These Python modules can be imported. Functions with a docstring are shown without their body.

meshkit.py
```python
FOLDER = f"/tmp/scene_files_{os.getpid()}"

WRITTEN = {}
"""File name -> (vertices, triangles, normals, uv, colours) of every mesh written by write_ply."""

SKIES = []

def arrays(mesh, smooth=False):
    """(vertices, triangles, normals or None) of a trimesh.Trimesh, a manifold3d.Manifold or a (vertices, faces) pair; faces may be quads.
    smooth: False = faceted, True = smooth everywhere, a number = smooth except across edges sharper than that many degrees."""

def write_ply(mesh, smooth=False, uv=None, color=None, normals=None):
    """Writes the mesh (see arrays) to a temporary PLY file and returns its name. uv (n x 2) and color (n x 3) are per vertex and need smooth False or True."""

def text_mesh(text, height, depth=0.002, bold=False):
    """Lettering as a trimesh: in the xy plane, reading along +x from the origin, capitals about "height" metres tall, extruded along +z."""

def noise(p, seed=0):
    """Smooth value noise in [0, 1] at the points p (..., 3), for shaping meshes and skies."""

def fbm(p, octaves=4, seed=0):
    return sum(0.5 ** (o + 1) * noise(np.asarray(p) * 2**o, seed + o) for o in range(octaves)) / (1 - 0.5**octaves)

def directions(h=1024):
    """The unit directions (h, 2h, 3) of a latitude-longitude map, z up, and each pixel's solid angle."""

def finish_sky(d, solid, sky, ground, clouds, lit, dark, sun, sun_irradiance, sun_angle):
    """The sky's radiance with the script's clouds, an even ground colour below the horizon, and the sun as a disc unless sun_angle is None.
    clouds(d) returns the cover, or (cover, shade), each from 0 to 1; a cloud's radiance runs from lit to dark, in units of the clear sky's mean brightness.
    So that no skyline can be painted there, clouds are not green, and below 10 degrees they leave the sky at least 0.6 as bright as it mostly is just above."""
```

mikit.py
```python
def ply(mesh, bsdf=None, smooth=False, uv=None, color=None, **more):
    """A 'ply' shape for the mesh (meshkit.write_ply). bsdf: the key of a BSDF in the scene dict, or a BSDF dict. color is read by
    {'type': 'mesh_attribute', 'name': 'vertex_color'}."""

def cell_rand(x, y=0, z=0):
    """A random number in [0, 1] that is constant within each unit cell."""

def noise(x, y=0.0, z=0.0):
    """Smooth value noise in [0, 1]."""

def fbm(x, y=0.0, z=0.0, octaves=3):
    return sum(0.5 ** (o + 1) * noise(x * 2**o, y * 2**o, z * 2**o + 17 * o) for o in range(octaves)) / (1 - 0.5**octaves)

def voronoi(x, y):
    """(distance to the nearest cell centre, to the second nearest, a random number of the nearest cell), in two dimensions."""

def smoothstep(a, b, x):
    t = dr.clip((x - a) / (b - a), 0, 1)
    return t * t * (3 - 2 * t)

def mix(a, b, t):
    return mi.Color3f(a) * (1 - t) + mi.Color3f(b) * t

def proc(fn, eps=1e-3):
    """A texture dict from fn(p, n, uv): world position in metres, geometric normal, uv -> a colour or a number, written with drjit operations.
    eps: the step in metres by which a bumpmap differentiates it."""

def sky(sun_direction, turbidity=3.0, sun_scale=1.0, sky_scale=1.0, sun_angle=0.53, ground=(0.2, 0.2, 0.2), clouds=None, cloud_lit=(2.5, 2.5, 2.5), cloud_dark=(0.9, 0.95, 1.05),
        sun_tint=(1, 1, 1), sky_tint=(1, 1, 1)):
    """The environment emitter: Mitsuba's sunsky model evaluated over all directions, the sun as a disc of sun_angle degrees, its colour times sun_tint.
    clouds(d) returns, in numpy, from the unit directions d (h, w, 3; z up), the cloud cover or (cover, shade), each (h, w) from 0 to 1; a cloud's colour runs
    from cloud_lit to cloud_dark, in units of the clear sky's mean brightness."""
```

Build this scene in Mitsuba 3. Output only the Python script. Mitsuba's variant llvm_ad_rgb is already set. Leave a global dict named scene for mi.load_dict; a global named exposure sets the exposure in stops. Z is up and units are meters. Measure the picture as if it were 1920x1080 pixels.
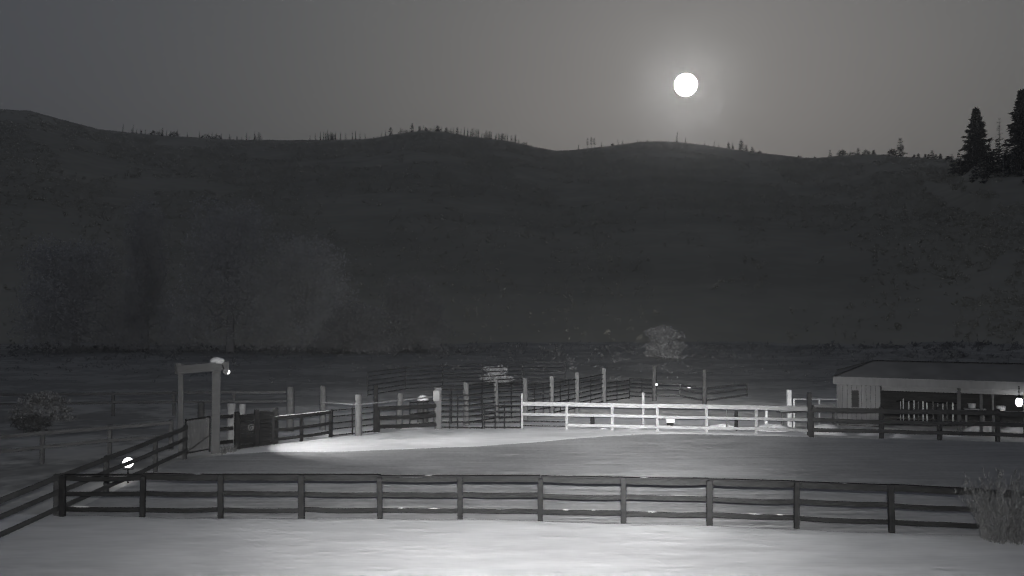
import math
import numpy as np, trimesh, mitsuba as mi, mikit, meshkit
from mikit import proc, noise, fbm, mix, smoothstep

T = mi.ScalarTransform4f
rng = np.random.default_rng(7)
scene, labels = {}, {}

# ------------------------------------------------------------------ camera, sky, lights, exposure
exposure = 0.0
H, F = 6.15, 1663.0                       # camera height (m); focal length in pixels of a 1920 wide picture
PITCH = math.atan(28 / F)
scene['haze_air'] = {'type': 'homogeneous', 'albedo': {'type': 'rgb', 'value': 0.95}, 'sigma_t': 0.00034,
                     'phase': {'type': 'blendphase', 'weight': 0.45, 'p1': {'type': 'isotropic'}, 'p2': {'type': 'hg', 'g': 0.965}}}
scene['camera'] = {'type': 'perspective', 'fov': 60.0, 'fov_axis': 'x', 'near_clip': 0.5, 'far_clip': 9000.0, 'medium': {'type': 'ref', 'id': 'haze_air'},
                   'to_world': T().look_at(origin=[0, 0, H], target=[0, math.cos(PITCH), H + math.sin(PITCH)], up=[0, 0, 1])}


def ray(px, py):
    """Direction through a pixel of the 1920 x 1080 photograph."""
    v = (540 - py) / F
    return np.array([(px - 960) / F, math.cos(PITCH) - math.sin(PITCH) * v, math.sin(PITCH) + math.cos(PITCH) * v])


def at(px, py, D):
    d = ray(px, py)
    return np.array([0, 0, H]) + d * (D / d[1])


def on(px, py, z=0.0):
    d = ray(px, py)
    return np.array([0, 0, H]) + d * ((z - H) / d[2])


def atz(px, D, z=0.0):
    return np.array([(px - 960) / F * D, D, z])


moon = ray(1286, 159)
VEIL = 0.55
scene['sky'] = mikit.sky(moon, turbidity=10, sun_scale=0.0, sky_scale=0.57, ground=(0.25, 0.25, 0.25),
                         clouds=lambda d: (VEIL + 0.10 * (meshkit.fbm(d * 3.0 + 5, 4, 3) - 0.5), 0.0),
                         cloud_lit=(1.3, 1.3, 1.28), sky_tint=(0.735, 1.0, 1.68))


def spot(key, origin, target, intensity, cutoff, beam):
    scene[key] = {'type': 'spot', 'to_world': T().look_at(origin=list(map(float, origin)), target=list(map(float, target)), up=[0, 0, 1]),
                  'intensity': {'type': 'rgb', 'value': [intensity] * 3}, 'cutoff_angle': cutoff, 'beam_width': beam}


MOON_AT = np.array([0, 0, H]) + moon / np.linalg.norm(moon) * 7000
scene['moon'] = {'type': 'sphere', 'center': MOON_AT.tolist(), 'radius': 86.0, 'bsdf': {'type': 'diffuse', 'reflectance': {'type': 'rgb', 'value': 0.12}},
                 'emitter': {'type': 'area', 'radiance': {'type': 'rgb', 'value': 42.0}}}
labels['moon'] = {'label': 'bright full moon in the night sky above the dark hills', 'category': 'moon'}
# the night camera's own infrared lamps, on the same wall as the camera
spot('infrared_lamp_wide', [0.15, -0.1, H + 0.4], [1.0, 30, 1.5], 1050.0, 52.0, 16.0)
spot('infrared_lamp_near', [0.2, -0.1, H + 0.45], [1.2, 24.5, 0.0], 1350.0, 26.0, 7.0)
spot('infrared_lamp_far', [-0.15, -0.1, H + 0.4], [1.0, 42, 1.0], 3300.0, 21.0, 2.0)
spot('infrared_lamp_narrow', [-0.2, -0.1, H + 0.45], [6.8, 42, 1.1], 7400.0, 9.5, 1.5)
spot('infrared_lamp_left', [-0.1, -0.1, H + 0.5], [-13.5, 38, 2.4], 380.0, 16.0, 4.0)

# ------------------------------------------------------------------ materials


def bs(key, fn, rough=None, bump=None, scale=1.0, two=True):
    b = {'type': 'diffuse', 'reflectance': proc(fn)} if rough is None else {'type': 'principled', 'base_color': proc(fn), 'roughness': rough, 'specular': 0.3}
    if bump is not None:
        b = {'type': 'bumpmap', 'arbitrary': proc(bump), 'scale': scale, 'bsdf': b}
    scene[key] = {'type': 'twosided', 'bsdf': b} if two else b


def grey(v):
    return mi.Color3f(v)


def wood(lo, hi):
    def fn(p, n, uv):
        g = fbm(p.x * 2.1, p.y * 2.1, p.z * 9.0, 3) * 0.6 + noise(p.x * 17, p.y * 17, p.z * 23) * 0.25 + noise(p.x * .7, p.y * .7, p.z * .7) * 0.15
        return grey(lo + (hi - lo) * g)
    return fn


def siding(p, n, uv):
    g = noise(p.x * 7, p.y * 7, p.z * 0.8) * .5 + fbm(p.x * 21, p.y * 21, p.z * 2.5, 3) * .5
    return grey(0.26 + 0.1 * g)


def snow_tex(p, n, uv):
    g = fbm(p.x * .5, p.y * 2.2, 0, 4)
    h = noise(p.x * 3, p.y * 14, 2)
    return grey(0.68 + 0.2 * g + 0.05 * (h - .5))


def arena_tex(p, n, uv):
    s = noise(p.x * .35 + fbm(p.x * .2, p.y * .3) * 2, p.y * 5.0, 1) * .5 + noise(p.x * .9, p.y * 13.0, 4) * .5      # harrow streaks
    b = fbm(p.x * .16, p.y * .22, 9, 4)
    f = noise(p.x * 9, p.y * 9, 3)
    return grey(0.33 + 0.2 * b + 0.14 * (s - .5) + 0.06 * (f - .5))


def field_tex(p, n, uv):
    b = fbm(p.x * .23, p.y * .35, 1, 4)
    c = fbm(p.x * 1.7, p.y * 2.1, 5, 3)
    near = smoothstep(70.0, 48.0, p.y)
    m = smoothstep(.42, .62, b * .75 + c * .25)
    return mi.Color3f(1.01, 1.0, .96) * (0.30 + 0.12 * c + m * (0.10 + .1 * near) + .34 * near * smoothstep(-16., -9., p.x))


def hill_tex(p, n, uv):
    b = fbm(p.x * .012, p.y * .012, p.z * .02, 5)
    c = fbm(p.x * .11, p.y * .11, p.z * .11, 3)
    return mi.Color3f(1.03, 1.0, .87) * (0.40 + 0.07 * smoothstep(.3, .7, b) + 0.08 * (c - .5))


bs('mat_snow', snow_tex, bump=lambda p, n, uv: fbm(p.x * 2.0, p.y * 6.0, 0, 4), scale=0.02)
bs('mat_cap', lambda p, n, uv: grey(.72 + .15 * noise(p.x * 9, p.y * 9, p.z * 9)))
bs('mat_arena', arena_tex, bump=lambda p, n, uv: noise(p.x * .6, p.y * 6.0, 1) * .6 + fbm(p.x * 5, p.y * 9, 3, 3) * .5, scale=0.05)
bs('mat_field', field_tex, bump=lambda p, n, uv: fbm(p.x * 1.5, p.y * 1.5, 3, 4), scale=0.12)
bs('mat_hill', hill_tex)
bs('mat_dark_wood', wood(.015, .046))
bs('mat_worn_wood', wood(.05, .11))
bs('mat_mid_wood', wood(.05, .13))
bs('mat_grey_wood', wood(.10, .21))
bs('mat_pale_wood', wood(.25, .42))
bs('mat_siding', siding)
bs('mat_roof', lambda p, n, uv: grey(.18 + .09 * fbm(p.x * 1.1, p.y * 1.1, 2, 4)))
bs('mat_dark', wood(.02, .05))
bs('mat_steel', wood(.018, .05))
bs('mat_galv', wood(.2, .34))
bs('mat_white', lambda p, n, uv: grey(.74 + .12 * noise(p.x * 6, p.y * 6, p.z * 6)))
bs('mat_bark', wood(.34, .5))
bs('mat_needle', lambda p, n, uv: grey(.035 + .05 * noise(p.x * 1.1, p.y * 1.1, p.z * 1.1)))
bs('mat_far_tree', lambda p, n, uv: grey(.03 + .05 * noise(p.x * .2, p.y * .2, p.z * .2)))
bs('mat_snag', lambda p, n, uv: grey(.035 + .05 * noise(p.x * .2, p.y * .2, p.z * .2)))
bs('mat_scrub', lambda p, n, uv: mi.Color3f(1.03, 1.0, .87) * (.4 + .2 * noise(p.x * .05, p.y * .05, p.z * .05)))
bs('mat_leaf', lambda p, n, uv: mi.Color3f(1, 1, 1) * (.48 + .14 * noise(p.x * .9, p.y * .9, p.z * .9)))
bs('mat_dull_leaf', lambda p, n, uv: grey(.30 + .1 * noise(p.x * .9, p.y * .9, p.z * .9)))
bs('mat_field_brush', lambda p, n, uv: grey(.19 + .08 * noise(p.x * .3, p.y * .3, p.z * .3)))
bs('mat_dim_bush', lambda p, n, uv: grey(.26 + .1 * noise(p.x * 3, p.y * 3, p.z * 3)))
bs('mat_straw', lambda p, n, uv: grey(.1 + .1 * noise(p.x * 5, p.y * 5, p.z * 1.2)))
bs('mat_bright_brush', lambda p, n, uv: grey(.5 + .2 * noise(p.x * 3, p.y * 3, p.z * 3)))

# ------------------------------------------------------------------ mesh helpers
used = {}


def key_for(name, parent=None):
    base = name if parent is None else parent + '__' + name
    used[base] = used.get(base, -1) + 1
    return base if used[base] == 0 else f'{base}_{used[base]:03d}'


def thing(name, label, cat, group=None, kind=None):
    k = key_for(name)
    labels[k] = {'label': label, 'category': cat}
    if group: labels[k]['group'] = group
    if kind: labels[k]['kind'] = kind
    return k


def obj(name, mesh, mat, parent, smooth=False, label=None):
    k = key_for(name, parent)
    scene[k] = mikit.ply(mesh, mat, smooth=smooth)
    if label: labels[k] = {'label': label}
    return k


def single(name, mesh, mat, label, cat, group=None, smooth=False, kind=None):
    k = thing(name, label, cat, group, kind)
    scene[k] = mikit.ply(mesh, mat, smooth=smooth)
    return k


def structure(name, mesh, mat, smooth=True):
    scene[name] = mikit.ply(mesh, mat, smooth=smooth)
    labels[name] = {'kind': 'structure', 'label': STRUCT[name]}


STRUCT = {'ground': 'dim open ground with patchy snow around the corrals', 'arena_floor': 'harrowed riding arena floor with thin snow inside the fences',
          'snow_yard': 'bright smooth snow in front of the near fence', 'snow_verge': 'bright untrodden snow left between the harrowed floor and the far fences', 'hills': 'dark bare hills along the skyline'}


def sweep(points, prof, up=(0, 0, 1), scale=None, cap=True):
    """A closed 2-D profile (n, 2: across, up) carried along a polyline."""
    p = np.asarray(points, float)
    n = len(prof)
    t = np.gradient(p, axis=0)
    t /= np.linalg.norm(t, axis=1, keepdims=True)
    a = np.cross(t, np.broadcast_to(np.asarray(up, float), t.shape))
    a /= np.linalg.norm(a, axis=1, keepdims=True)
    b = np.cross(a, t)
    s = np.ones((len(p), 2)) if scale is None else np.asarray(scale, float).reshape(len(p), -1) * np.ones((1, 2))
    pr = np.asarray(prof, float)
    v = p[:, None] + a[:, None] * (pr[None, :, :1] * s[:, None, :1]) + b[:, None] * (pr[None, :, 1:] * s[:, None, 1:])
    f = []
    for i in range(len(p) - 1):
        for j in range(n):
            k = (j + 1) % n
            f += [[i * n + j, i * n + k, (i + 1) * n + k], [i * n + j, (i + 1) * n + k, (i + 1) * n + j]]
    v = v.reshape(-1, 3)
    if cap:
        m = len(p) - 1
        for j in range(1, n - 1):
            f += [[0, j + 1, j], [m * n, m * n + j, m * n + j + 1]]
    return v, np.array(f)


def joined(*parts):
    v, f, k = [], [], 0
    for a, b in parts:
        v.append(a); f.append(np.asarray(b) + k); k += len(a)
    return np.vstack(v), np.vstack(f)


def rect(w, h, c=0.012):
    c = min(c, w / 4, h / 4)
    w, h = w / 2, h / 2
    return [(-w, -h + c), (-w + c, -h), (w - c, -h), (w, -h + c), (w, h - c), (w - c, h), (-w + c, h), (-w, h - c)]


def ring(r, n=8):
    a = np.arange(n) * 2 * np.pi / n
    return np.stack([r * np.cos(a), r * np.sin(a)], 1)


def board(p0, p1, h, t, sag=0.0, seg=1, wob=0.0):
    """A plank from p0 to p1, h high and t thick."""
    p0, p1 = np.asarray(p0, float), np.asarray(p1, float)
    k = np.linspace(0, 1, seg + 1)[:, None]
    p = p0 + (p1 - p0) * k
    p[:, 2] -= sag * 4 * k[:, 0] * (1 - k[:, 0])
    if wob and seg > 1: p[1:-1, 2] += rng.normal(0, wob, seg - 1)
    up = (0, 0, 1) if abs((p1 - p0)[2]) < .9 * np.linalg.norm(p1 - p0) else (0, 1, 0)
    return sweep(p, rect(t, h), up)


def post(x, y, z0, z1, w, d=None, lean=(0, 0), rot=0.0):
    """A square post with a chamfered top."""
    d = d or w
    c, s = math.cos(rot), math.sin(rot)
    p = np.array([[x, y, z0], [x + lean[0], y + lean[1], z1 - .02], [x + lean[0], y + lean[1], z1]])
    return sweep(p, [(b * s - a * c, a * s + b * c) for a, b in rect(w, d, .015)], (0, 1, 0), [[1], [1], [.86]])


def log(x, y, z0, z1, r, lean=(0, 0), n=10):
    k = np.linspace(0, 1, 5)
    p = np.stack([x + lean[0] * k, y + lean[1] * k, z0 + (z1 - z0) * k], 1)
    s = 1.06 - .1 * k + rng.normal(0, .02, 5)
    p = np.vstack([p, p[-1:] + [0, 0, .015]])
    return sweep(p, ring(r, n), (0, 1, 0), np.append(s, s[-1] * .82)[:, None])


def pipe(p0, p1, r, n=8):
    up = (0, 0, 1) if abs(p1[2] - p0[2]) < .9 * np.linalg.norm(np.subtract(p1, p0)) else (0, 1, 0)
    return sweep([p0, p1], ring(r, n), up)


def block(c, size, rot=0.0, ch=.02):
    return post(c[0], c[1], c[2], c[2] + size[2], size[0], size[1], rot=rot)


def snow_strip(p0, p1, w, h, seed):
    """A lumpy ridge of snow lying along the top of a rail."""
    r = np.random.default_rng(seed)
    p0, p1 = np.asarray(p0, float), np.asarray(p1, float)
    n = max(5, int(np.linalg.norm(p1 - p0) / .07))
    k = np.linspace(0, 1, n)
    p = p0 + (p1 - p0) * k[:, None]
    s = np.stack([.7 + .3 * r.random(n), .35 + .65 * meshkit.noise(np.stack([k * n * .45, k * 0, k * 0], 1), seed)], 1)
    s *= np.clip(np.minimum(k, 1 - k) * n / 2 + .15, 0, 1)[:, None]
    return sweep(p, [(-w / 2, -.004), (w / 2, -.004), (w * .45, h * .6), (w * .2, h), (-w * .2, h), (-w * .45, h * .6)], scale=s)


def grid(xs, ys, zf):
    X, Y = np.meshgrid(xs, ys)
    Z = zf(X, Y)
    i, j = np.meshgrid(np.arange(len(ys) - 1), np.arange(len(xs) - 1), indexing='ij')
    n = len(xs)
    q = np.stack([i * n + j, i * n + j + 1, (i + 1) * n + j + 1, (i + 1) * n + j], -1).reshape(-1, 4)
    return np.stack([X, Y, Z], -1).reshape(-1, 3), np.vstack([q[:, [0, 1, 2]], q[:, [0, 2, 3]]])


def n2(X, Y, s, seed=0, o=4):
    return meshkit.fbm(np.stack([X * s, Y * s, X * 0], -1), o, seed) - .5


# ------------------------------------------------------------------ ground, arena, snow
def ground_z(X, Y):
    far = np.clip((np.hypot(X, Y - 30) - 32) / 30, 0, 1)
    return far * (n2(X, Y, .06, 1) * .9) + .05 * n2(X, Y, .8, 2, 3) - .03


xs = np.unique(np.concatenate([np.linspace(-2600, -130, 26), np.linspace(-130, -40, 60), np.linspace(-40, 40, 161), np.linspace(40, 130, 60), np.linspace(130, 2600, 26)]))
ys = np.unique(np.concatenate([np.linspace(-400, 0, 12), np.linspace(0, 20, 20), np.linspace(20, 75, 121), np.linspace(75, 160, 70), np.linspace(160, 3200, 30)]))
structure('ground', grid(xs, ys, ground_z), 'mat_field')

AX = -12.95                                           # the arena's left fence stands along this x


def yard_edge(x):                                     # where the untouched snow stops in front of the near fence
    return np.interp(x, [-30, -14, -9, 0, 5, 9, 12, 16, 24], [26.4, 25.6, 25.15, 24.9, 24.3, 23.65, 23.2, 22.75, 22.0])


BAND = np.array([on(*q)[:2] for q in [(300, 872), (430, 853), (500, 849), (650, 848), (800, 842), (900, 838), (1000, 831), (1100, 822), (1200, 815.5), (1260, 814.5), (1325, 815.5), (1420, 818), (1517, 821), (1653, 824), (1920, 831)]])


def arena_back(X):                                    # far edge of the harrowed floor
    return np.interp(X, BAND[:, 0], BAND[:, 1]) + .1 * (meshkit.fbm(np.stack([X * .8, X * 0, X * 0], -1), 3, 21) - .5)


k = np.linspace(0, 1, 110)
ax = np.linspace(AX, 26, 200)
X = np.repeat(ax[None], len(k), 0)
a0 = yard_edge(ax) - .35
Y = a0[None] + (arena_back(ax) - a0)[None] * k[:, None]
Z = .022 + .03 * n2(X, Y * 2.2, .55, 5) + .02 * n2(X * .4, Y * 4, 1., 6, 2) + .01
v, f = grid(ax, k, lambda a, b: a * 0)
structure('arena_floor', (np.stack([X, Y, Z], -1).reshape(-1, 3), f), 'mat_arena')


bx = np.linspace(-11.6, 13.6, 240)
kb = np.concatenate([[-.02, 0, .006, .014, .03], np.linspace(.05, 1, 40)])
X = np.repeat(bx[None], len(kb), 0)
Y = arena_back(bx)[None] + .12 * (meshkit.fbm(np.stack([bx * 2.1, bx * 0, bx * 0], -1), 3, 23) - .5)[None] + kb[:, None] * 8.5
Z = np.interp(kb, [-.02, 0, .02, .05, .1, .2, .8, 1], [-.03, .02, .045, .06, .07, .07, .05, -.12])[:, None] + .05 * n2(X, Y, .8, 24, 4) * np.clip(kb * 40, 0, 1)[:, None]
v, f = grid(bx, kb, lambda a, b: a * 0)
structure('snow_verge', (np.stack([X, Y, Z], -1).reshape(-1, 3), f), 'mat_snow')

ax = np.linspace(-34, 34, 420)
k = np.concatenate([np.linspace(0, .985, 150), [.992, .997, 1.0, 1.003]])
X = np.repeat(ax[None], len(k), 0)
e = yard_edge(ax) + .12 * (meshkit.fbm(np.stack([ax * .7, ax * 0, ax * 0], 1), 3, 4) - .5)
Y = 6 + (e[None] - 6) * k[:, None]
prof = np.interp(k, [0, .96, .985, .992, .997, 1.0, 1.003], [.13, .14, .13, .115, .08, .02, -.12])
Z = prof[:, None] + .05 * n2(X, Y, .35, 8) + .010 * n2(X * .6, Y * 2.0, 1., 9, 3)
v, f = grid(ax, k, lambda a, b: a * 0)
structure('snow_yard', (np.stack([X, Y, Z], -1).reshape(-1, 3), f), 'mat_snow')

# ------------------------------------------------------------------ hills: a heightfield in azimuth and distance
SKY = np.array([(-900, 215), (-500, 250), (-200, 215), (0, 204), (50, 206), (110, 222), (180, 241), (280, 252), (350, 256), (430, 261), (560, 262), (640, 261), (690, 260),
                (745, 250), (790, 244), (830, 246), (880, 255), (950, 263), (1000, 274), (1040, 282), (1080, 280), (1150, 272), (1200, 265), (1250, 264), (1300, 268),
                (1400, 283), (1500, 294), (1530, 296), (1580, 291), (1640, 288), (1690, 293), (1790, 299), (1850, 302), (1920, 304), (2200, 290), (2600, 260), (3000, 280)], float)
RIDGE = np.array([(-900, 900), (0, 1050), (160, 1100), (400, 1250), (1300, 1300), (1600, 1000), (1800, 560), (1860, 420), (1920, 400), (3000, 420)], float)


def sky_slope(px): return np.interp(px, SKY[:, 0], (568 - SKY[:, 1]) / F)


def ridge_y(px): return np.interp(px, RIDGE[:, 0], RIDGE[:, 1])


def hill_z(px, Yd):
    R = ridge_y(px)
    t = (Yd - 118) / (R - 118)
    zr = H + sky_slope(px) * R
    z = np.where(t < 1, -1.5 + (zr + 1.5) * np.clip(t, 0, 1) ** 1.22, zr - (t - 1) * zr * 1.1)
    u = (px - 960) / F * Yd
    amp = np.clip(t * 6, 0, 1) * np.clip((1 - t) * 5, 0, 1) * np.clip(R / 1200, .3, 1)
    return z + amp * (n2(u, Yd, .008, 11, 5) * 10 + n2(u, Yd, .05, 12, 3) * 3)


pxs = np.unique(np.concatenate([np.linspace(-900, -60, 60), np.linspace(-60, 1980, 640), np.linspace(1980, 3000, 70)]))
k = np.concatenate([np.linspace(0, 1, 150), [1.02, 1.08, 1.2, 1.5, 1.8]])
PX = np.repeat(pxs[None], len(k), 0)
smooth_sky = np.interp(PX, SKY[:, 0], SKY[:, 1])
YD = 118 + (ridge_y(pxs)[None] - 118) * k[:, None]
Z = hill_z(PX, YD) + np.where((k > .95)[:, None], .9 * n2(PX, PX * 0, .09, 14, 3), 0)
v, f = grid(pxs, k, lambda a, b: a * 0)
structure('hills', (np.stack([(PX - 960) / F * YD, YD, Z], -1).reshape(-1, 3), f), 'mat_hill')

# ------------------------------------------------------------------ trees on the skyline


def sprays(base, dirs, length, width, r, n):
    """n small triangles scattered along each of the given branches."""
    m = len(base)
    k = r.random((m, n, 1)) ** .8
    c = base[:, None] + dirs[:, None] * length[:, None, None] * k
    side = np.cross(dirs, [0, 0, 1.0])
    side /= np.linalg.norm(side, axis=1, keepdims=True) + 1e-9
    d = dirs[:, None] * r.uniform(.2, .9, (m, n, 1)) + side[:, None] * r.uniform(-1, 1, (m, n, 1)) + r.normal(0, .25, (m, n, 3)) + [0, 0, -.12]
    d /= np.linalg.norm(d, axis=2, keepdims=True)
    w = width[:, None, None] * (1.15 - .6 * k)
    o = np.cross(d, r.normal(0, 1, (m, n, 3)))
    o /= np.linalg.norm(o, axis=2, keepdims=True) + 1e-9
    a, b, e = c - o * w * .3, c + o * w * .3, c + d * w * 1.3
    v = np.stack([a, b, e], 2).reshape(-1, 3)
    return v, np.arange(len(v)).reshape(-1, 3)


def conifer(base, h, rad, r, whorls, per, n, bare=.06, ragged=.35, power=.85, width=.34):
    """(trunk, crown) of a spruce-like tree."""
    lean = r.normal(0, .01, 2) * h
    kk = np.linspace(0, 1, 7)
    p = base + np.stack([lean[0] * kk ** 2, lean[1] * kk ** 2, h * kk * .98], 1)
    p[0, 2] -= h * .04
    trunk = sweep(p, ring(h * .016, 6), (0, 1, 0), (1.02 - kk)[:, None])
    B, D, L, W = [], [], [], []
    for i in range(whorls):
        t = bare + (1 - bare) * (i + r.random() * .6) / whorls
        R = rad * (1 - t) ** power * (1 - ragged + 2 * ragged * r.random()) + .02 * rad
        a0 = r.random() * 6.28
        for j in range(per):
            if r.random() < .12: continue
            a = a0 + 6.283 * j / per + r.normal(0, .25)
            droop = -.34 + .75 * t + r.normal(0, .12)
            d = np.array([math.cos(a), math.sin(a), droop])
            B.append(base + [lean[0] * t * t, lean[1] * t * t, h * t]); D.append(d / np.linalg.norm(d))
            L.append(R * r.uniform(.7, 1.15)); W.append(width * (R * .5 + rad * .32))
    return trunk, sprays(np.array(B), np.array(D), np.array(L), np.array(W), r, n)


def snag(base, h, r, stubs=5, thick=.022):
    """A dead trunk with a few broken branches."""
    kk = np.linspace(0, 1, 5)
    lean = r.normal(0, .035, 2) * h
    p = base + np.stack([lean[0] * kk, lean[1] * kk, h * kk], 1)
    p[0, 2] -= h * .1
    parts = [sweep(p, ring(h * thick, 5), (0, 1, 0), (1.05 - .75 * kk)[:, None])]
    for _ in range(stubs):
        t = r.uniform(.35, .95); a = r.uniform(0, 6.28)
        q = base + [lean[0] * t, lean[1] * t, h * t]
        L = h * r.uniform(.06, .16) * (1.25 - t)
        parts.append(sweep([q, q + L * np.array([math.cos(a), math.sin(a), r.uniform(-.2, .5)])], ring(h * thick * .4, 4), (0, .3, 1)))
    return joined(*parts)


def bushy(base, h, w, r, n=220):
    """A low rounded shrub: an uneven heap of small faces."""
    d = r.normal(0, 1, (n, 3)); d[:, 2] = np.abs(d[:, 2]); d /= np.linalg.norm(d, axis=1, keepdims=True)
    rad = r.uniform(.35, 1, (n, 1)) ** .5 * (.75 + .5 * meshkit.noise(d * 2.2 + r.random() * 50)[:, None])
    c = base + d * rad * [w / 2, w / 2, h]
    s = .13 * h
    t = c[:, None] + r.normal(0, 1, (n, 3, 3)) * s * .8
    t[:, 0] = t[:, 0] * .5 + base * .5 * [1, 1, 1] if False else t[:, 0]
    return t.reshape(-1, 3), np.arange(3 * n).reshape(-1, 3)


def ridge_base(px, drop=1.0):
    R = float(ridge_y(px))
    return np.array([(px - 960) / F * R, R, H + float(sky_slope(px)) * R - drop * R / F])


ZONES = [(0, 560, 'far left'), (560, 720, 'left of the wooded knoll'), (720, 880, 'wooded knoll'), (880, 1000, 'right of the wooded knoll'),
         (1000, 1300, 'saddle left of the moon'), (1300, 1470, 'below and right of the moon'), (1470, 1660, 'low skyline right of the moon'), (1660, 1800, 'far right near the tall trees')]
ZTEXT = ['long far left ridge', 'ridge just left of the wooded knoll', 'wooded knoll left of the moon', 'ridge sloping down right of the wooded knoll',
         'low saddle left of the moon', 'slope just right below the moon', 'low dip in the skyline right of the moon', 'ridge left of the two tall conifers']


def zone(px): return next(i for i, z in enumerate(ZONES) if z[0] <= px < z[1])


def sky_conifer(px, top, w):
    z = zone(px); R = float(ridge_y(px)); b = ridge_base(px, 2)
    y0 = np.interp(px, SKY[:, 0], SKY[:, 1])
    h = max(y0 + 3.5 - top, 5) * 1.08 * R / F
    r = np.random.default_rng(int(px * 10))
    t, c = conifer(b, h, w * .62 * R / F, r, 9, 6, 5, bare=.1, ragged=.3, power=.7, width=.6)
    single('ridge_conifer', joined(t, c), 'mat_far_tree', f'small dark conifer silhouetted on the {ZTEXT[z]}', 'tree', f'conifers on the {ZTEXT[z]}')


def sky_snag(px, top, stubs=5, thick=.022):
    z = zone(px); R = float(ridge_y(px)); b = ridge_base(px, 2)
    y0 = np.interp(px, SKY[:, 0], SKY[:, 1])
    h = max(y0 + 3.5 - top, 4) * 1.1 * R / F
    r = np.random.default_rng(int(px * 10) + 3)
    single('dead_tree', snag(b, h, r, stubs, thick * 1.7 * (1 + 6 / max(y0 + 2 - top, 3))), 'mat_snag', f'thin bare dead trunk standing on the {ZTEXT[z]}', 'tree', f'dead trunks on the {ZTEXT[z]}')


def sky_bush(px, top, w):
    z = zone(px); R = float(ridge_y(px)); b = ridge_base(px, 1)
    y0 = np.interp(px, SKY[:, 0], SKY[:, 1])
    h = max(y0 + 1 - top, 2.5) * R / F
    single('ridge_shrub', bushy(b, h, w * R / F, np.random.default_rng(int(px * 7))), 'mat_far_tree', f'low dark shrub on the {ZTEXT[z]}', 'shrub', f'shrubs on the {ZTEXT[z]}')


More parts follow.
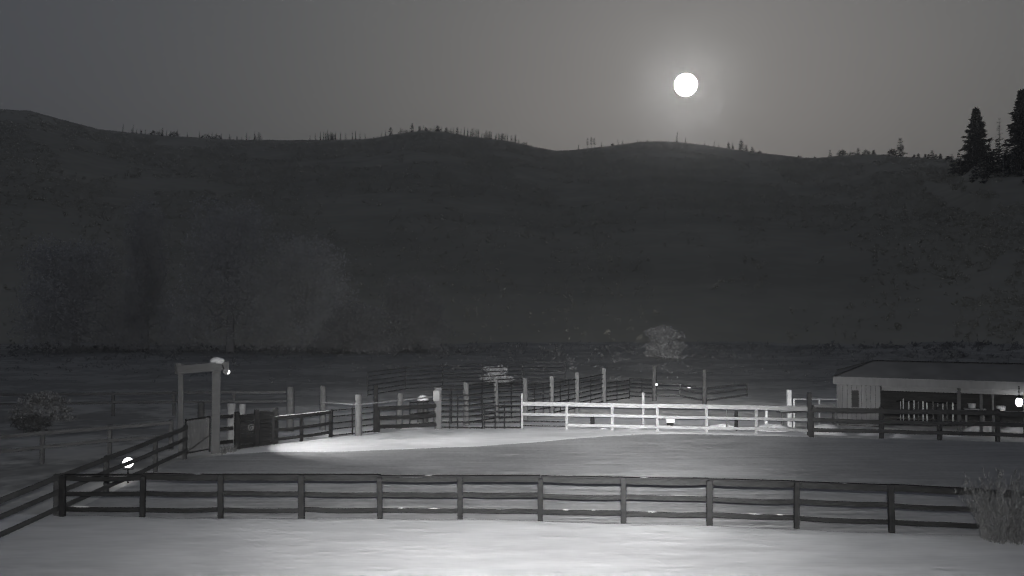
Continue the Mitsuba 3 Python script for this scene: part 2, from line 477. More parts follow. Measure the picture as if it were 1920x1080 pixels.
for a in [(732, 240, 9), (772, 233, 10), (786, 237, 7), (798, 240, 8), (820, 237, 12), (836, 240, 8), (857, 240, 8), (942, 250, 9), (886, 242, 8), (918, 247, 8),
          (1367, 268, 8), (1375, 270, 6), (1391, 264, 13), (1400, 273, 9), (1412, 277, 8), (1558, 283, 7), (1690, 260, 17), (1724, 289, 9), (1737, 290, 8),
          (1750, 284, 11), (1743, 290, 9), (1765, 290, 12), (1780, 294, 14), (1611, 279, 9), (1640, 283, 9), (478, 255, 5), (262, 244, 6), (1716, 291, 9), (1757, 291, 8)]:
    sky_conifer(*a)
for a in [(757, 243, 24), (808, 241, 26), (840, 243, 22), (705, 257, 20), (1425, 282, 9), (1500, 291, 8), (1529, 293, 6), (1581, 280, 18), (1600, 284, 18), (1626, 281, 16), (1674, 279, 18),
          (290, 245, 26), (325, 246, 20), (385, 251, 26), (405, 252, 20), (983, 266, 16), (1149, 268, 5), (690, 258, 16), (1660, 288, 12), (1790, 296, 16), (250, 247, 18)]:
    sky_bush(*a)
for px, top in [(614, 246), (628, 249), (637, 250), (648, 251), (660, 248), (666, 247), (674, 250), (684, 252), (714, 250), (722, 246), (750, 242), (792, 236), (806, 239), (815, 238), (828, 238),
                (845, 240), (850, 241), (864, 243), (870, 245), (876, 246), (882, 244), (891, 246), (896, 249), (903, 250), (909, 250), (914, 248), (922, 249), (930, 251), (936, 253), (947, 252),
                (952, 253), (958, 257), (966, 256), (973, 260), (1160, 264), (1168, 265), (1270, 250), (1287, 258), (1322, 266), (1340, 266), (1349, 271), (600, 249), (590, 252), (605, 248),
                (245, 243), (254, 243), (270, 244), (282, 245), (297, 245), (310, 246), (330, 245), (350, 250), (372, 249), (395, 249), (413, 251), (428, 252), (443, 256), (622, 250), (580, 255), (1085, 273), (1128, 268)]:
    sky_snag(px, top, 4)
for px in np.random.default_rng(12).uniform(0, 1, 60):
    px = 604 + px * 84 if px < .3 else 864 + (px - .3) / .4 * 110 if px < .7 else 215 + (px - .7) / .3 * 330
    sky_snag(px, np.interp(px, SKY[:, 0], SKY[:, 1]) - np.random.default_rng(int(px * 9)).uniform(4, 13), 4)
for px, top in [(1102, 255), (1109, 255), (1114.5, 257)]:          # three lone trunks with tufted tops
    R = float(ridge_y(px)); b = ridge_base(px, 2); h = (277 - top) * R / F
    r = np.random.default_rng(int(px))
    t, c = conifer(b, h, 2.9 * R / F, r, 9, 5, 5, bare=.42, ragged=.2, power=.25, width=.6)
    n = {1102: 'leftmost', 1109: 'middle', 1114.5: 'rightmost'}[px]
    k = thing('tufted_tree', f'{n} of three lone trunks with tufted tops on the saddle left of the moon', 'tree', 'three lone tufted trees')
    obj('trunk', t, 'mat_far_tree', k); obj('crown', c, 'mat_far_tree', k)

# the tall conifers at the right edge
for i, (px, top, bot, w, lab, rg) in enumerate([(1832, 203, 345, 36, 'tall ragged conifer standing alone against the sky at right', .3), (1921, 168, 350, 46, 'tallest dark conifer cut by the right edge of the photo', .22)]):
    R = float(ridge_y(px)) - 14
    b = at(px, bot, R); h = (bot - top) * R / F
    k = thing('tall_conifer', lab, 'tree')
    t, c = conifer(b, h, w * R / F, np.random.default_rng(40 + i), 34, 9, 17, bare=.03, ragged=rg, power=.75, width=.42)
    obj('trunk', t, 'mat_bark', k); obj('crown', c, 'mat_needle', k)
px, R = 1874, 400.0
b = at(px, 330, R); h = (330 - 220) * R / F
t, c = conifer(b, h, 17 * R / F, np.random.default_rng(50), 18, 5, 4, bare=.1, ragged=.5, power=.6, width=.26)
k = thing('sparse_conifer', 'thin sparse conifer half bare between the two tall conifers', 'tree')
obj('trunk', t, 'mat_snag', k); obj('crown', c, 'mat_snag', k)
r = np.random.default_rng(31)
for i in range(26):                                   # dark young conifers crowding the slope under the tall ones
    px = 1782 + 150 * (i + r.random()) / 26; R = float(ridge_y(px)) * r.uniform(.84, .98)
    b = np.array([(px - 960) / F * R, R, float(hill_z(px, np.array(R))) - .5])
    t, c = conifer(b, r.uniform(7, 15), r.uniform(2.0, 3.4), np.random.default_rng(200 + i), 11, 7, 8, ragged=.35, width=.5)
    k = thing('slope_conifer', 'small dark conifer on the slope below the tall conifers at far right', 'tree', 'conifers on the slope below the tall conifers')
    obj('trunk', t, 'mat_bark', k); obj('crown', c, 'mat_needle', k)
for i, (px, top, w) in enumerate([(1812, 290, 12), (1856, 292, 14), (1888, 285, 15), (1900, 280, 14)]):
    R = float(ridge_y(px)) - 10
    b = at(px, 325, R); h = (325 - top) * R / F
    t, c = conifer(b, h, w * R / F, np.random.default_rng(60 + i), 12, 7, 9, ragged=.35, width=.5)
    lab = ['small conifer at the left foot of the lone tall conifer', 'small conifer at the right foot of the lone tall conifer', 'small conifer under the thin sparse conifer', 'small conifer at the left foot of the tallest conifer'][i]
    k = thing('small_conifer', lab, 'tree')
    obj('trunk', t, 'mat_bark', k); obj('crown', c, 'mat_needle', k)


r = np.random.default_rng(78)                         # rough grass and brush between the pens and the foot of the hill
N = 2200
c = np.stack([r.uniform(-75, 75, N), 66 + 60 * r.random(N) ** .8, np.zeros(N)], -1)
c[:, 2] = ground_z(c[:, 0], c[:, 1])
s = r.uniform(.15, .55, N) * np.clip(.3 + (c[:, 1] - 66) / 70, .3, 1.1)
v = c[:, None] + r.normal(0, 1, (N, 8, 3)) * (s[:, None, None] * [.8, .6, .35]) + [0, 0, 1] * s[:, None, None] * .4
v = (v[:, :, None] + r.normal(0, 1, (N, 8, 3, 3)) * s[:, None, None, None] * .35).reshape(-1, 3)
single('field_brush', (v, np.arange(len(v)).reshape(-1, 3)), 'mat_field_brush', 'rough brush in the dark field between the pens and the hill', 'brush', kind='stuff')
r = np.random.default_rng(77)                         # low scrub and saplings all over the hillside
N = 30000
px = r.uniform(-160, 2080, N); t = r.random(N) ** .7 * .95 + .01
Rr = ridge_y(px); Yd = 118 + (Rr - 118) * t
keep = meshkit.fbm(np.stack([px * .012, t * 9, px * 0], -1), 4, 5) > .40
px, Yd, t = px[keep], Yd[keep], t[keep]
c = np.stack([(px - 960) / F * Yd, Yd, hill_z(px, Yd)], -1)
s = (.35 + .0017 * Yd) * r.uniform(.4, 1.0, len(px))
m = 9
v = c[:, None] + r.normal(0, 1, (len(px), m, 3)) * (s[:, None, None] * [.55, .55, .5]) + [0, 0, 1] * s[:, None, None] * .7
v = v[:, :, None] + r.normal(0, 1, (len(px), m, 3, 3)) * s[:, None, None, None] * .42
v = v.reshape(-1, 3)
single('hillside_scrub', (v, np.arange(len(v)).reshape(-1, 3)), 'mat_scrub', 'dark scrub and saplings scattered over the whole hillside', 'scrub', kind='stuff')

# ------------------------------------------------------------------ pale broadleaf trees and bushes in the dark
def broadleaf(base, h, w, r, leaves, lobes=9, leaf=.34, low=.12):  # noqa
    """(trunk with limbs, crown): leaf faces gathered in clumps at limb ends."""
    tips, parts = [], []
    k = np.linspace(0, 1, 5)
    parts.append(sweep(base + np.stack([k * 0, k * 0, k * h * .5 - .2], 1), ring(h * .022, 7), (0, 1, 0), (1.2 - .6 * k)[:, None]))
    for i in range(lobes):
        a = 2.4 * i + r.normal(0, .3); e = (i + r.random()) / lobes
        tip = base + np.array([math.cos(a) * w * .4 * r.uniform(.45, 1) * (1 - .6 * e ** 1.5), math.sin(a) * w * .4 * r.uniform(.45, 1) * (1 - .6 * e ** 1.5), h * (low + .2 + (.66 - low) * e)])
        s = base + [0, 0, h * r.uniform(.12, .4)]
        m = (s + tip) / 2 + r.normal(0, .04, 3) * h
        parts.append(sweep([s, m, tip], ring(h * .009, 5), (.1, .2, 1), [[1], [.7], [.3]]))
        tips.append(tip)
    tips = np.array(tips)
    i = r.integers(0, lobes, leaves)
    d = r.normal(0, 1, (leaves, 3)); d /= np.linalg.norm(d, axis=1, keepdims=True)
    rad = r.random((leaves, 1)) ** .45
    c = tips[i] + d * rad * np.array([w * .2, w * .2, h * .13]) * (.65 + .7 * meshkit.noise(d * 1.8 + i[:, None] * 7.1)[:, None])
    u = r.normal(0, 1, (leaves, 3)); u /= np.linalg.norm(u, axis=1, keepdims=True)
    q = np.cross(u, r.normal(0, 1, (leaves, 3))); q /= np.linalg.norm(q, axis=1, keepdims=True)
    s = leaf * r.uniform(.6, 1.3, (leaves, 1))
    v = np.stack([c - u * s, c + q * s * .45, c + u * s, c - q * s * .45], 1).reshape(-1, 3)
    j = np.arange(leaves)[:, None] * 4
    return joined(*parts), (v, np.vstack([j + [0, 1, 2], j + [0, 2, 3]]))


for i, (px, top, D, wpx, lab) in enumerate([
        (432, 352, 112, 250, 'large faint broadleaf tree left of centre, tallest of the pale trees'),
        (272, 350, 116, 120, 'narrow faint pale tree left of the tallest pale tree'),
        (570, 425, 114, 230, 'faint rounded pale tree right of the tallest pale tree'),
        (672, 560, 108, 170, 'low faint pale tree at the foot of the hill left of centre'),
        (770, 505, 116, 150, 'barely visible pale tree near the middle of the dark hill'),
        (140, 430, 116, 260, 'wide faint pale tree at far left')]):
    b = atz(px, D, -.2); h = H + (568 - top) / F * D; w = wpx / F * D
    t, c = broadleaf(b, h, w, np.random.default_rng(80 + i), 15000, 34, .11 + .006 * w, low=-.12)
    k = thing('broadleaf_tree', lab, 'tree')
    obj('trunk', t, 'mat_bark', k); obj('crown', c, 'mat_leaf' if i not in (3, 4) else 'mat_dull_leaf', k)

for i, (px, top, D, wpx, mat, lab, n) in enumerate([
        (1243, 604, 96, 92, 'mat_dim_bush', 'rounded pale bush in the dark field above the bright fence', 2600),
        (82, 728, 47, 105, 'mat_dim_bush', 'dim bush beyond the fences at far left', 2600),
        (930, 681, 68, 66, 'mat_bright_brush', 'pale lit brush behind the corral panels near the middle', 1800),
        (62, 768, 43, 75, 'mat_straw', 'low bush in front of the dim bush at far left', 1500)]):
    b = atz(px, D, -.1); h = H + (568 - top) / F * D; w = wpx / F * D
    t, c = broadleaf(b, h, w * 1.15, np.random.default_rng(120 + i), n, 11, .035 * w, low=-.15)
    k = thing('bush', lab, 'bush')
    obj('stems', t, 'mat_bark', k); obj('foliage', c, mat, k)

# tall wispy brush at the right edge, in front of the near fence
r = np.random.default_rng(5)
k = thing('wispy_bush', 'tall wispy bush of upright twigs in front of the near fence at right', 'bush')
stems, leaves = [], []
c0 = atz(1882, 22.6)
for i in range(230):
    a, q = r.uniform(0, 6.28), r.random() ** .5
    s = c0 + [math.cos(a) * q * .55, math.sin(a) * q * .45, 0]
    L = r.uniform(1.0, 2.15) * (1 - .25 * q)
    out = np.array([math.cos(a), math.sin(a), 0]) * q * r.uniform(.25, .8)
    pts = [s, s + out * .3 + [0, 0, L * .55], s + out + [0, 0, L]]
    stems.append(sweep(pts, ring(.009, 4), (.1, 1, 0), [[1], [.7], [.3]]))
    for _ in range(14):
        t = r.uniform(.25, 1)
        p = s + out * t ** 1.6 + [0, 0, L * t] + r.normal(0, .035, 3)
        d = np.array([r.normal(0, .25), r.normal(0, .25), 1.0]) * r.uniform(.07, .16); o = r.normal(0, .012, 3)
        leaves.append(np.array([p - o, p + o, p + d]))
obj('stems', joined(*stems), 'mat_straw', k)
lv = np.array(leaves).reshape(-1, 3)
obj('foliage', (lv, np.arange(len(lv)).reshape(-1, 3)), 'mat_straw', k)

# ------------------------------------------------------------------ near fence
k = thing('near_rail_fence', 'dark three-rail wooden fence running across the foreground', 'fence')
PXS = [118, 267, 414, 566, 713, 863, 1013, 1169, 1330, 1493, 1672, 1852, 2040]
BASE = [976, 976, 976, 976, 977, 979, 980, 983, 987, 992, 1001, 1011, 1022]
near = [on(x, y) for x, y in zip(PXS, BASE)]
for i, p in enumerate(near):
    obj('post', post(p[0], p[1] - .02, -.3, 1.27 + rng.normal(0, .02), .15 * rng.uniform(.92, 1.1), .12, rng.normal(0, .02, 2), rng.normal(0, .06)), 'mat_dark_wood', k)
seed = 300
for i in range(len(near) - 1):
    a, b = near[i], near[i + 1]
    for j, (z, h) in enumerate([(1.19, .15), (.74, .135), (.29, .13)]):
        o = np.array([0, .075, 0]); dz = rng.normal(0, .012, 2)
        A, B = a + o + [.006, 0, z + dz[0]], b + o + [-.006, 0, z + dz[1]]
        obj('rail', board(A, B, h * rng.uniform(.9, 1.05), .045, rng.uniform(0, .03), 6, .004), 'mat_dark_wood', k)
        if j == 0:
            obj('top_board', board(A + [0, -.03, h / 2 + .018], B + [0, -.03, h / 2 + .018], .035, .16, .01), 'mat_dark_wood', k)
        for c in range(3):
            seed += 1
            if rng.random() > (.14, .12, .22)[j] * (1.0 if i > 2 else .35): continue
            t0 = rng.uniform(0.02, .8); t1 = min(.98, t0 + rng.uniform(.04, .2))
            e = np.array([0, -.03 if j == 0 else 0, h / 2 + (.034 if j == 0 else 0) - .006])
            obj('snow_cap', snow_strip(A + (B - A) * t0 + e, A + (B - A) * t1 + e, .05 if j else .12, (.025, .035, .04)[j] * rng.uniform(.5, 1), seed), 'mat_cap', k, True)

# ------------------------------------------------------------------ left fence of the arena and the one beyond it


def rail_fence(key, pts, rails, postw, mat, ptop, rail_t=.045, side=(0, 0), pl=.3):
    for p in pts:
        obj('post', post(p[0], p[1], -pl, ptop + rng.normal(0, .02), postw, None, rng.normal(0, .012, 2), rng.normal(0, .08)), mat, key)
    for a, b in zip(pts[:-1], pts[1:]):
        for z, h in rails:
            o = np.array([side[0], side[1], z])
            obj('rail', board(np.asarray(a) * [1, 1, 0] + o + [0, 0, rng.normal(0, .012)], np.asarray(b) * [1, 1, 0] + o + [0, 0, rng.normal(0, .012)], h, rail_t, .012, 3, .004), mat, key)


k = thing('left_rail_fence', 'dark wooden rail fence running away along the left side of the arena', 'fence')
rail_fence(k, [(AX, y, 0) for y in (17.6, 21.4, 25.33, 28.4, 32.3, 35.2)], [(1.22, .16), (.79, .14), (.32, .14)], .14, 'mat_worn_wood', 1.3, side=(.1, 0))
k = thing('far_left_rail_fence', 'faint rail fence farther left beyond the arena fence', 'fence')
rail_fence(k, [(-14.3 - 1.9 * i, 37.3 - 1.52 * i, 0) for i in range(8)], [(1.15, .15), (.62, .14)], .15, 'mat_grey_wood', 1.25, side=(.07, -.1))
k = thing('back_left_rail_fence', 'faint rail fence in the dark behind the gateway at left', 'fence')
rail_fence(k, [(-12.2 - 3.2 * i, 49.5 - .3 * i, 0) for i in range(7)], [(1.2, .14), (.7, .13)], .16, 'mat_grey_wood', 1.3, side=(0, -.1))


def emit(v): return {'type': 'area', 'radiance': {'type': 'rgb', 'value': [v] * 3}}


def lit(name, mesh, parent, v, smooth=True):
    k = obj(name, mesh, 'mat_white', parent, smooth)
    scene[k]['emitter'] = emit(v)
    return k


def ball(c, r, s=(1, 1, 1), sub=2):
    m = trimesh.creation.icosphere(sub, 1.0)
    return m.vertices * np.asarray(s) * r + c, m.faces


# lamp behind the left fence
p = at(240, 867.5, 30.6)
k = thing('fence_lamp', 'glowing round lamp behind the left rail fence', 'lamp')
lit('globe', ball(p, .175), k, 6.0)
obj('bracket', joined(pipe(p + [0, 0, -.19], p + [0, 0, -.95], .03), pipe(p + [-.18, 0, -.22], p + [.18, 0, -.22], .02)), 'mat_steel', k)

# ------------------------------------------------------------------ gateway of two posts and a beam
k = thing('timber_gateway', 'timber gateway of two tall posts and a crossbeam with snow on top', 'gateway')
L_, R_ = atz(341, 35.5), atz(405.5, 36.6)
obj('post', post(L_[0], L_[1], -.3, 3.42, .21, .2, (-.03, 0), .3), 'mat_grey_wood', k, label='thinner left gateway post')
obj('post', post(R_[0], R_[1], -.3, 3.5, .34, .3, (.02, 0), .3), 'mat_grey_wood', k, label='thicker right gateway post')
u = (R_ - L_) / np.linalg.norm(R_ - L_)
q = np.array([-u[1], u[0], 0])
obj('beam', board(L_ - u * .34 + [0, 0, 3.5] - q * .2, R_ + u * .42 + [0, 0, 3.56] - q * .2, .34, .2), 'mat_grey_wood', k)
obj('beam_end', log(*(L_ - u * .22 - q * .2)[:2], 3.672, 3.76, .13), 'mat_grey_wood', k)
v, f = ball(R_ + [.08, -.1, 3.76], .3, (1.0, .85, .55))
v = v + .04 * (meshkit.noise(v * 6, 3)[:, None] - .5) * (v - (R_ + [.08, -.1, 3.76])) / .3 * 2
v[:, 2] = np.maximum(v[:, 2], 3.66)
obj('snow_cap', (v, f), 'mat_cap', k, True)
# flood lamp at the beam's right end: it lights the arena's far side and the pale fence
lamp = at(425.5, 697, float(R_[1]) - .15)
k = thing('gateway_lamp', 'small lit flood lamp hanging from the right end of the gateway beam', 'lamp')
aim = np.array([-3.2, 39.5, 0]); d = (aim - lamp) / np.linalg.norm(aim - lamp)
obj('housing', sweep([lamp - d * .16, lamp - d * .05, lamp + d * .03], ring(.12, 12), (0, 0, 1), [[.55], [1], [1]]), 'mat_galv', k)
lit('lens', ball(lamp + d * .03, .1, (1, 1, 1)), k, 1.2)
obj('bracket', pipe(lamp - d * .1, lamp - d * .1 + [-.1, 0, .26], .025), 'mat_steel', k)
spot('gateway_flood', lamp + d * .2, aim, 200.0, 46.0, 2.0)
spot('gateway_flood_far', lamp + d * .2, [2.0, 40.9, .2], 480.0, 14.0, 3.0)

# walk-through gate between the posts, of mesh in a frame
k = thing('mesh_gate', 'pale closed panel gate between the two gateway posts', 'gate')
A, B = L_ + u * .2, R_ - u * .26
for z in (.12, 1.44):
    obj('frame_rail', pipe(A + [0, 0, z], B + [0, 0, z + .06], .03), 'mat_steel', k)
for P in (A, B):
    obj('frame_upright', pipe(P + [0, 0, .05], P + [0, 0, 1.5], .032), 'mat_steel', k)
obj('brace', pipe(A + q * -.03 + [0, 0, .15], B + q * -.03 + [0, 0, .75], .02), 'mat_steel', k)
n = 8
for i in range(n):
    a, b = A + (B - A) * ((i + .04) / n), A + (B - A) * ((i + .96) / n)
    m = (a + b) / 2
    obj('picket', board(m + [0, 0, .16], m + [0, 0, 1.42 + .05 * i / n], np.linalg.norm(b - a), .02) if False else
        post(m[0], m[1], .16, 1.40 + .06 * i / n, np.linalg.norm(b - a), .02, rot=math.atan2(u[1], u[0])), 'mat_grey_wood', k)

# ------------------------------------------------------------------ dark board pen side with an emblem, and the angled fence
S = [on(440, 846), on(513, 836), on(565, 830), on(620, 822), on(704, 812), on(822, 806.5)]
k = thing('board_panel_fence', 'dark closed board panel with a round pale emblem beside the gateway', 'fence')
A, B = S[0], S[1]
n = 9
for i in range(n):
    z = .06 + i * .158
    obj('plank', board(A + [0, 0, z + .08], B + [0, 0, z + .08], .15, .04, 0, 2, .004), 'mat_dark_wood', k)
for t in (0, .5, 1):
    P = A + (B - A) * t
    obj('post', post(P[0] + .06, P[1] + .1, -.3, 1.62, .2, .16, rot=.5), 'mat_dark_wood', k)
P = atz(500, 38.6)
obj('end_board', post(P[0], P[1] - .35, -.2, 1.5, .55, .06, rot=.5), 'mat_dark_wood', k)
# emblem: an open ring like a letter G with a small loop inside
e = at(470.5, 801, float(A[1] + (B[1] - A[1]) * .42) - .12)
w_ = (B - A) / np.linalg.norm(B - A)


def arc(r0, a0, a1, n=20, cx=0, cz=0):
    a = np.radians(np.linspace(a0, a1, n))
    return [e + w_ * (cx + r0 * math.cos(t)) + np.array([0, 0, cz + r0 * math.sin(t)]) for t in a]


ml = joined(sweep(arc(.125, 60, 330), ring(.016, 5), (.5, -1, .2)), sweep(arc(.055, 0, 359, 14, .03, -.02), ring(.013, 5), (.5, -1, .2)), pipe(e + w_ * .095 + [0, 0, .05], e + w_ * .105 + [0, 0, -.1], .014, 5))
obj('emblem', ml, 'mat_galv', k, label='pale round emblem like a letter G')
for z in (.4, .95, 1.45):
    obj('rail', board(R_ * [1, 1, 0] + [.2, 0, z], A + [-.1, .1, z], .14, .045), 'mat_dark_wood', k)
k2 = thing('grass_tuft', 'pale dry tuft at the foot of the right gateway post', 'grass', kind='stuff')
r = np.random.default_rng(9); tv = []
c0 = on(428, 849)
for i in range(160):
    a = r.uniform(0, 6.28); s = c0 + [r.normal(0, .16), r.normal(0, .12), 0]; L = r.uniform(.15, .42); o = r.normal(0, .012, 3)
    tv += [s - o, s + o, s + [math.cos(a) * L * .5, math.sin(a) * L * .5, L]]
scene[k2] = mikit.ply((np.array(tv), np.arange(len(tv)).reshape(-1, 3)), 'mat_straw')

k = thing('angled_rail_fence', 'short dark rail fence with a snow-lined top rail right of the emblem panel', 'fence')
rail_fence(k, S[1:4], [(1.2, .15), (.68, .13), (.3, .13)], .15, 'mat_dark_wood', 1.28, side=(.04, -.1))
for a, b in zip(S[1:3], S[2:4]):
    seed += 1
    obj('snow_cap', snow_strip(a + [.04, -.1, 1.27], b + [.04, -.1, 1.27], .07, .035, seed), 'mat_cap', k, True)


def panel(key, A, B, zs, r=.024, ups=(0, 1), mat='mat_steel', jit=.01, updr=1.0):
    A, B = np.asarray(A, float) * [1, 1, 0], np.asarray(B, float) * [1, 1, 0]
    for z in zs:
        j = rng.normal(0, jit, 2)
        obj('rail', pipe(A + [0, 0, z + j[0]], B + [0, 0, z + j[1]], r), mat, key)
    for t in ups:
        P = A + (B - A) * t
        obj('upright', pipe(P + [0, .03, zs[0] - .08], P + [0, .03, zs[-1] + .06], r * 1.15 * updr), mat, key)


k = thing('pipe_gate', 'thin five-bar pipe gate between the angled fence and the tall dark post', 'gate')
panel(k, S[3] + (S[4] - S[3]) * .02, S[4] * 1.0 - (S[4] - S[3]) * .02, [.12, .42, .7, .98, 1.26], .026, (0, .47, 1))
k = thing('tall_dark_post', 'tall dark post between the pipe gate and the three-rail dark fence', 'post')
scene[k] = mikit.ply(post(S[4][0], S[4][1], -.3, 2.28, .19, .19, (.01, 0), .3), 'mat_dark_wood')
k = thing('dark_rail_fence', 'dark three-rail fence section behind the lit snow left of centre', 'fence')
rail_fence(k, [S[4] + [.15, 0, 0], S[5] - [.1, 0, 0]], [(1.17, .2), (.72, .19), (.28, .18)], .1, 'mat_dark_wood', 1.25, side=(0, -.08))

# pale post with a white notice board
P = on(820.5, 806.5)
k = thing('pale_gate_post', 'pale timber post with a white board near the middle of the corrals', 'post')
obj('shaft', post(P[0] + .02, P[1] + .06, -.3, 2.05, .3, .26, rot=.2), 'mat_grey_wood', k)
obj('white_board', block(P + [-.06, -.12, 1.42], (.3, .05, .5), .1), 'mat_pale_wood', k)

# ------------------------------------------------------------------ row of thick pale-topped posts
POSTS = [(378, 754, 39.5, 13, 'dimmest pale-topped post seen between the two gateway posts'), (435, 756, 39.8, 16, 'left of the paired pale stub posts right of the gateway'),
         (453, 757, 39.2, 13, 'right of the paired pale stub posts right of the gateway'), (545, 725, 42, 13, 'first pale-topped post right of the gateway, standing alone'),
         (606, 724, 42.6, 12, 'second pale-topped post right of the gateway, left of the pipe gate'), (673, 739, 40.9, 13, 'pale-topped post behind the five-bar pipe gate'),
         (748, 737, 43, 12, 'pale-topped post behind the dark three-rail section'), (818, 725, 44.4, 11, 'pale-topped post directly behind the white board post'),
         (875, 717, 44.4, 11, 'first pale-topped post right of the white board post'), (932, 711, 46, 9, 'second pale-topped post right of the white board post'),
         (985, 709, 46.8, 10, 'pale-topped post behind the left end of the bright fence'), (1035, 705, 48.2, 9, 'tall pale-topped post above the first bay of the bright fence'),
         (1081, 698, 50.5, 9, 'tall pale-topped post above the second bay of the bright fence'), (1132, 690, 53.8, 9, 'pale-topped post farthest back above the bright fence'),
         (1227, 685, 56, 8, 'dim tall post behind a small white light'), (1320, 693, 53, 9, 'dim tall post farthest right in the dark pen')]
for px, top, D, w, lab in POSTS:
    p = atz(px, D); z1 = H - (top - 568) / F * D
    k = thing('pen_post', lab, 'post')
    rr = w / F * D / 2
    dim = px in (378, 1227, 1320)
    obj('shaft', log(p[0], p[1], -.4, z1 - .001, rr, (rng.normal(0, .03), 0)), 'mat_mid_wood' if dim else 'mat_grey_wood' if px not in (435, 453) else 'mat_pale_wood', k, 40)

PP = {px: atz(px, D) for px, top, D, w, lab in POSTS}
k = thing('top_pipe', 'thin pale pipe joining the pale-topped posts left of centre', 'pipe')
for a, b, za, zb in [(606, 673, 1.4, 1.5), (673, 748, 1.5, 1.45), (748, 818, 1.45, 1.5)]:
    obj('length', pipe(PP[a] * [1, 1, 0] + [0, -.2, za], PP[b] * [1, 1, 0] + [0, -.2, zb], .028), 'mat_galv', k)
z6 = [.2, .47, .74, 1.01, 1.28, 1.55, 1.82]
z7 = [.12, .38, .64, .9, 1.16, 1.42, 1.68]
G0, G1 = on(824, 806), on(979, 806)
PAN = [(G0, G0 + (G1 - G0) * .52, z7, (0, .24, .42, 1), 'left steel corral gate panel right of the white board post'),
       (G0 + (G1 - G0) * .54, G1 - [.05, 0, 0], z7[:5], (0, .3, .55, 1), 'lower steel gate panel ending at the bright fence'),
       (PP[818], PP[875], z6, (.5,), 'steel rails between the first two posts right of the white board'),
       (PP[875], PP[932], z6 + [2.05], (.5,), 'steel rails between the second and third posts left of the bright fence'),
       (PP[932], PP[985], z6 + [2.0], (.5,), 'steel rails running behind the left end of the bright fence'),
       (PP[985], PP[1035], z6, (.33, .66), 'steel rails behind the first bay of the bright fence'),
       (PP[1035], PP[1081], z6, (.33, .66), 'steel rails behind the second bay of the bright fence'),
       (PP[1081], PP[1132], z6, (.5,), 'steel rails reaching back to the farthest pale post'),
       (PP[1132], atz(1180, 56), z6[:5], (0, .5, 1), 'faint steel rails right of the farthest pale post'),
       (PP[748] + [.5, .3, 0], PP[818], z6[:5], (0, .5), 'steel rails behind the dark three-rail section'),
       (atz(1180, 57), PP[1227], z6[:5], (0, .5), 'faint steel rails left of the small white light')]
for a, b, z, ups, lab in PAN:
    k = thing('corral_panel', lab, 'corral panel')
    panel(k, a, b, z, .033, ups, updr=.7)
k = thing('back_pen_fence', 'long dark multi-rail steel fence at the back of the pens', 'fence')
q0 = [atz(690, 57), atz(760, 61), atz(830, 63), atz(905, 64), atz(980, 66), atz(1060, 66)]
for a, b in zip(q0[:-1], q0[1:]):
    panel(k, a, b, [.25, .55, .85, 1.15, 1.45, 1.7], .035, (0, 1), 'mat_mid_wood')
k = thing('dark_pen_fence', 'dark low rail fence behind the two small white lights', 'fence')
q0 = [PP[1227], atz(1275, 55.5), PP[1320], atz(1400, 56)]
for a, b in zip(q0[:-1], q0[1:]):
    panel(k, a, b, [.35, .75, 1.05], .05, (0, 1), 'mat_mid_wood')
for px, py, D, rr, lab in [(1231, 721, 55.3, .075, 'small round white light on the dim tall post'), (1292, 727, 55, .06, 'faint small white light right of the brighter one')]:
    p = at(px, py, D)
    k = thing('pen_light', lab, 'lamp')
    lit('lens', ball(p, rr, (1, .6, 1) if rr > .07 else (2.2, .6, .6)), k, 2.2 if rr > .07 else .5)
    obj('mount', pipe(p + [0, .06, 0], p + [0, .3, .02], .03), 'mat_steel', k)
for i, px in enumerate((868, 1148 + 3)):
    pass
p = atz(793, 46)
v, f = ball(p + [0, 0, 1.1], .42, (.72, .72, .72), 3)
k = thing('snow_topped_feeder', 'small rounded snow-topped feeder behind the dark three-rail section', 'feeder')
v[:, 2] = np.maximum(v[:, 2], 1.12)
obj('snow_cap', (v, f), 'mat_cap', k, True)
obj('drum', sweep([p + [0, 0, 0], p + [0, 0, 1.11]], ring(.29, 14), (0, 1, 0)), 'mat_mid_wood', k, 40)

# ------------------------------------------------------------------ far fence: bright in the flood lamp, dark beyond
k = thing('pale_rail_fence', 'pale three-rail fence brightly lit along the far side of the arena', 'fence')
FP = [(979, 806), (1063, 807), (1148, 809), (1233, 811), (1325, 813), (1418, 815), (1517, 818), (1653, 821)]
fp = [on(*a) for a in FP]
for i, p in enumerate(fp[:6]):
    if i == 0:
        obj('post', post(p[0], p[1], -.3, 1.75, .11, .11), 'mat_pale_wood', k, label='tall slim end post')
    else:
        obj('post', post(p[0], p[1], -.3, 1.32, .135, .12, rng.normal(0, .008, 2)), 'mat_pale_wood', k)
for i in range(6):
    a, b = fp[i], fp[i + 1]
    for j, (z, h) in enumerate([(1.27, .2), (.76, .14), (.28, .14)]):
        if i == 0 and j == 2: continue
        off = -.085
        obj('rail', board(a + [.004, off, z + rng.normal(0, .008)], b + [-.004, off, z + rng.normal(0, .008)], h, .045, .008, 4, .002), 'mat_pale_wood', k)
for z in (.2, .42):
    obj('pipe', pipe(fp[0] + [0, .1, z], fp[1] + [0, .1, z - .02], .022), 'mat_steel', k)
k = thing('post_far_middle', 'tall dark post where the pale fence turns dark', 'post') if False else thing('corner_post', 'tall dark post where the pale fence turns dark', 'post')
p = fp[6]
scene[k] = mikit.ply(post(p[0], p[1] - .05, -.3, 2.02, .18, .18), 'mat_worn_wood')
k = thing('barn_rail_fence', 'dark rail fence in front of the barn at right', 'fence')
bp = [fp[6] + [.12, 0, 0], fp[7], on(1762, 824), on(1871, 827), on(1985, 831), on(2110, 836)]
